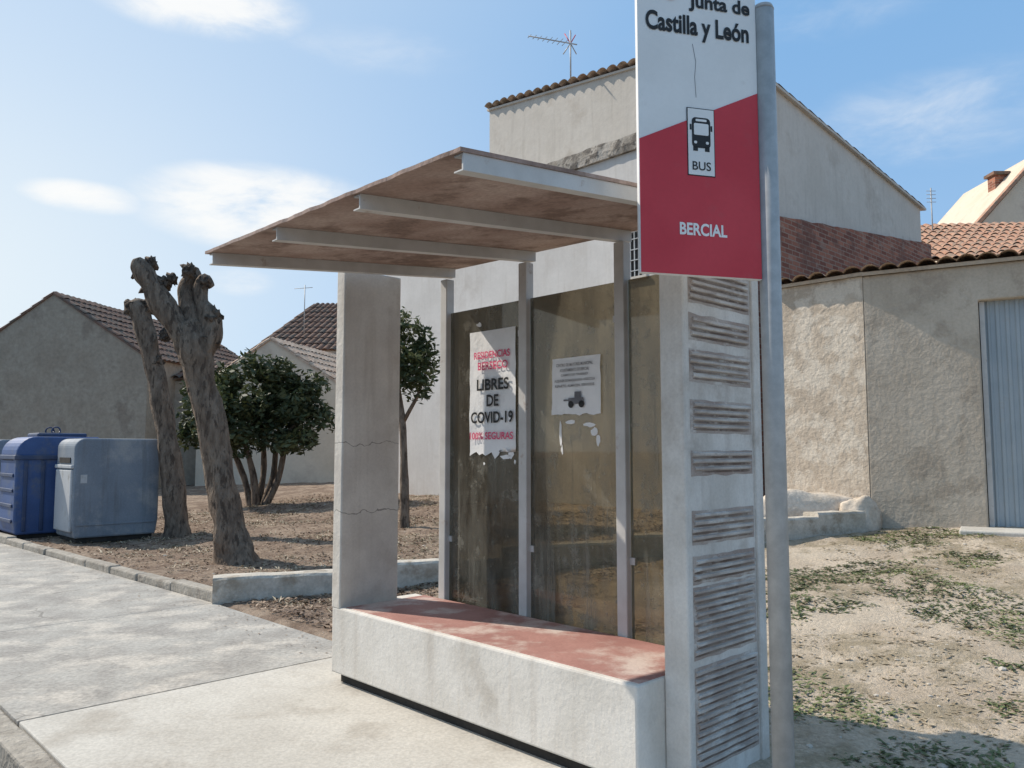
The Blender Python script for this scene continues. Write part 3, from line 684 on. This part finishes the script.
# ------------------------------------------------------------------ recycling containers
def container(name,s0,s1,q0,q1,H,body,lid,style):
    e=empty(name,W((s0+s1)/2,(q0+q1)/2,0))
    rf,rh=(.16,.16) if style=='grey' else (.3,.3)
    prof=[(q0+.04,.10),(q0,.35),(q0,H-rh-.05)]
    for k in range(8):
        a_=R(180-k*12.8); prof.append((q0+rf+rf*math.cos(a_),H-rh+rh*math.sin(a_)))
    for k in range(8):
        a_=R(90-k*12.8); prof.append((q1-.09+.09*math.cos(a_),H-.10+.10*math.sin(a_)))
    prof+=[(q1,.35),(q1-.04,.10)]
    prism('shell',[W(s0,q_,z_) for q_,z_ in prof],D1*(s1-s0),body,e,.03)
    sbox('base_frame',s0+.06,s1-.06,q0+.08,q1-.08,.02,.1,dark,e)
    for i,(a_,b_) in enumerate(((s0+.1,q0+.14),(s1-.2,q0+.14),(s0+.1,q1-.24),(s1-.2,q1-.24))):
        sbox('foot_%d'%i,a_,a_+.1,b_,b_+.1,-.01,.03,dark,e)
    if style=='blue':
        for i in range(5):
            q_=q0+.12+i*(q1-q0-.3)/4; sbox('rib_%d'%i,s0-.025,s0-.002,q_,q_+.06,.16,H-.42,lid,e,.01)
        sbox('lid_band',s0-.035,s1+.035,q0-.03,q1+.03,H-.40,H-.32,lid,e,.015)
        sbox('lid_cap',s0+.2,s1-.2,q0+.35,q1-.2,H-.01,H+.07,lid,e,.03)
        for i in range(4):
            z_=.3+i*.26; sbox('front_rib_%d'%i,s0+.1,s1-.1,q0-.025,q0-.002,z_,z_+.06,lid,e,.01)
    else:
        sbox('front_panel',s0+.06,s1-.06,q0-.03,q0+.02,.2,H-.52,lightb,e,.02)
        sbox('side_seam',s0-.012,s0-.001,q0+.06,q1-.06,.3,.33,body,e,.004)
        sbox('side_label',s0-.008,s0-.001,q0+.1,q0+.2,1.0,1.14,lightb,e)
        sbox('panel_rim',s0+.03,s1-.03,q0-.04,q0+.02,H-.5,H-.44,lid,e,.012)
    sbox('slot',s0+.2,s1-.2,q0-.016,q0+.08,H-.41,H-.32,dark,e)
    if style=='blue':
        for i,s_ in enumerate((s0+.35,s1-.35)):
            c_=W(s_,(q0+q1)/2,H+.04)
            tube('lifting_ring_%d'%i,[c_+D2*.07*math.cos(a_*.6283)+UP*(.07+.07*math.sin(a_*.6283)) for a_ in range(11)],.014,lid,e,6)
    return e
container('recycling_container',12.2,13.2,1.05,2.42,1.74,greyb,lightb,'grey')
container('recycling_container',13.5,14.6,.50,1.86,1.78,blueb,blueb2,'blue')
container('recycling_container',15.0,16.1,.45,1.8,1.74,greyb,blueb,'grey')
# ------------------------------------------------------------------ weeds, leaves, stones
def ground_z(s_,q_):
    p=W(s_,q_); return gq(q_)+.012+relief(p)
def tufts(name,n,mat,thr,off,smin,smax,Lr,rise):
    vs=[];fs=[];cnt=0;tries=0
    while cnt<n and tries<n*30:
        tries+=1
        s_=random.uniform(smin,smax); q_=random.uniform(1.0,9.2)
        p=W(s_,q_)
        if noise.noise(p*.9+off)+.45*noise.noise(p*3+off)<thr: continue
        cnt+=1
        z=ground_z(s_,q_); k=random.uniform(.5,1.3)
        for j in range(random.randint(5,9)):
            a_=random.uniform(0,6.283); L=random.uniform(*Lr)*k
            d=Vector((math.cos(a_),math.sin(a_),random.uniform(*rise))); w=Vector((-d.y,d.x,0))*.009*random.uniform(.7,1.6)
            o=Vector((p.x+random.gauss(0,.045),p.y+random.gauss(0,.045),z-.002)); i=len(vs)
            vs+=[o,o+d*L*.5+w,o+d*L-UP*L*.15,o+d*L*.5-w]; fs.append((i,i+1,i+2,i+3))
    return mobj(name,vs,fs,mat,None,fixn=False)
tufts('weeds',8000,weedM,.1,Vector((5,2,0)),-8,2.3,(.025,.07),(.05,.5))
tufts('dry_grass',4500,strawM,-.1,Vector((1,9,0)),-8,2.3,(.02,.055),(.02,.3))
tufts('garden_dry_grass',2600,strawM,.0,Vector((3,4,0)),3,15,(.03,.09),(.1,.7))
vs=[];fs=[]
for n_i in range(18000):
    onp=n_i>=17720
    if onp: s_=random.uniform(3.2,14); q_=.6-abs(random.gauss(0,.3))+edge_shift(s_)
    elif random.random()<.75: s_=random.uniform(3.2,16); q_=random.uniform(.85,8)
    else: s_=random.uniform(2.7,6); q_=random.uniform(.75,2.8)
    p=W(s_,q_+ (edge_shift(s_) if (q_<2 and not onp) else 0))
    if noise.noise(p*.8)<-.25 and random.random()<.6: continue
    ss_,qq_=sq_of(p.x,p.y); z=.002 if onp else ground_z(ss_,qq_)+.006
    a_=random.uniform(0,6.283); L=random.uniform(.014,.034)*(.5 if onp else 1)
    d=Vector((math.cos(a_),math.sin(a_),random.uniform(-.25,.5)*(.05 if onp else 1)))*L; w=Vector((-math.sin(a_),math.cos(a_),random.uniform(-.4,.4)*(.1 if onp else 1)))*L*.55
    o=Vector((p.x,p.y,z+.005)); i=len(vs); vs+=[o-d,o+w,o+d,o-w]; fs.append((i,i+1,i+2,i+3))
mobj('fallen_leaves',vs,fs,dryM,None,fixn=False)
bm=bmesh.new()
for _ in range(2200):
    s_=random.uniform(-8,14) if random.random()<.4 else random.uniform(-7,2); q_=random.uniform(.9,9)
    p=W(s_,q_,0); p.z=ground_z(s_,q_); r=random.uniform(.004,.013)*(2.4 if random.random()<.05 else 1)
    mt=Matrix.Translation(p)@Matrix.Rotation(random.random()*6,4,'Z')@Matrix.Diagonal((r*random.uniform(.8,1.6),r,r*.6,1))
    bmesh.ops.create_icosphere(bm,subdivisions=1,radius=1,matrix=mt)
me=bpy.data.meshes.new('pebbles'); bm.to_mesh(me); bm.free(); me.materials.append(whitekerb)
o=bpy.data.objects.new('pebbles',me); COL.objects.link(o)
# ------------------------------------------------------------------ sky + sun
SAZ=math.atan2(-.90,.43); SEL=R(42)
sd=Vector((math.sin(SAZ)*math.cos(SEL),math.cos(SAZ)*math.cos(SEL),math.sin(SEL)))
w=bpy.data.worlds.new('World'); scene.world=w; w.use_nodes=True; nt=w.node_tree
bg=nt.nodes['Background']; sk=nt.nodes.new('ShaderNodeTexSky'); sk.sky_type='NISHITA'; sk.sun_disc=False
sk.sun_elevation=SEL; sk.sun_rotation=SAZ; sk.air_density=1.0; sk.dust_density=1.6; sk.ozone_density=1.0; sk.altitude=800
tc=nt.nodes.new('ShaderNodeTexCoord'); G=tc.outputs['Generated']
sp=nt.nodes.new('ShaderNodeSeparateXYZ'); link(nt,G,sp.inputs[0])
az=mth(nt,'ARCTAN2',sp.outputs[0],sp.outputs[1]); el=mth(nt,'ARCSINE',sp.outputs[2])
dt=nt.nodes.new('ShaderNodeVectorMath'); dt.operation='DOT_PRODUCT'; link(nt,G,dt.inputs[0]); dt.inputs[1].default_value=sd
prox=ss(nt,dt.outputs['Value'],.35,1.0)
low=mth(nt,'SUBTRACT',1.0,ss(nt,el,R(2),R(30)))
base=mixc(nt,.75,sk.outputs[0],(1.75,3.55,6.0))
hz=mth(nt,'ADD',mth(nt,'MULTIPLY',prox,.50),mth(nt,'MULTIPLY',low,mth(nt,'ADD',mth(nt,'MULTIPLY',prox,.75),.16)),True)
base=mixc(nt,hz,base,(5.9,6.4,6.6))
mp=nt.nodes.new('ShaderNodeMapping'); mp.inputs['Scale'].default_value=(1,1,2.6); link(nt,G,mp.inputs[0])
n1=nz(nt,mp.outputs[0],9,6,.6,.3)
tot=None
for a0,e0_,ra,re,amp in ((-17.5,16.3,10,3.4,1.3),(-22.5,28.5,9,2.6,1.1),(-28.5,15.8,4.5,1.2,1.0),(-19,11.3,3,1.2,.7),(29,20.5,13,4.0,.42),(20,27.5,16,2.5,.34),(-10,27,12,2.5,.3),(60,30,30,8,.7),(-80,25,30,9,.7),(150,30,40,10,.7)):
    dx=mth(nt,'DIVIDE',mth(nt,'SUBTRACT',az,R(a0)),R(ra)); dy=mth(nt,'DIVIDE',mth(nt,'SUBTRACT',el,R(e0_)),R(re))
    d2=mth(nt,'ADD',mth(nt,'MULTIPLY',dx,dx),mth(nt,'MULTIPLY',dy,dy))
    mk=mth(nt,'MULTIPLY',mth(nt,'SUBTRACT',1.0,d2,True),amp)
    tot=mk if tot is None else mth(nt,'MAXIMUM',tot,mk)
cf=ss(nt,mth(nt,'MULTIPLY',tot,mth(nt,'ADD',mth(nt,'MULTIPLY',n1,2.2),-.35)),.1,.9)
colr=mixc(nt,mth(nt,'MULTIPLY',cf,.9),base,(6.9,6.9,6.8))
link(nt,colr,bg.inputs['Color']); bg.inputs['Strength'].default_value=.145
ld=bpy.data.lights.new('sun','SUN'); ld.energy=5.0; ld.angle=R(.5); ld.color=(1,.92,.81)
lo=bpy.data.objects.new('sun',ld); COL.objects.link(lo); lo.rotation_euler=sd.to_track_quat('Z','Y').to_euler(); lo.location=(-20,10,25)
# ------------------------------------------------------------------ camera
cd=bpy.data.cameras.new('camera'); cam=bpy.data.objects.new('camera',cd); COL.objects.link(cam)
cam.location=(0,0,1.55); cam.rotation_euler=(R(94.7),0,0); cd.sensor_width=36; cd.lens=28.125; cd.clip_start=.05; cd.clip_end=2000
scene.camera=cam
scene.view_settings.view_transform='Standard'; scene.view_settings.look='None'; scene.view_settings.exposure=0
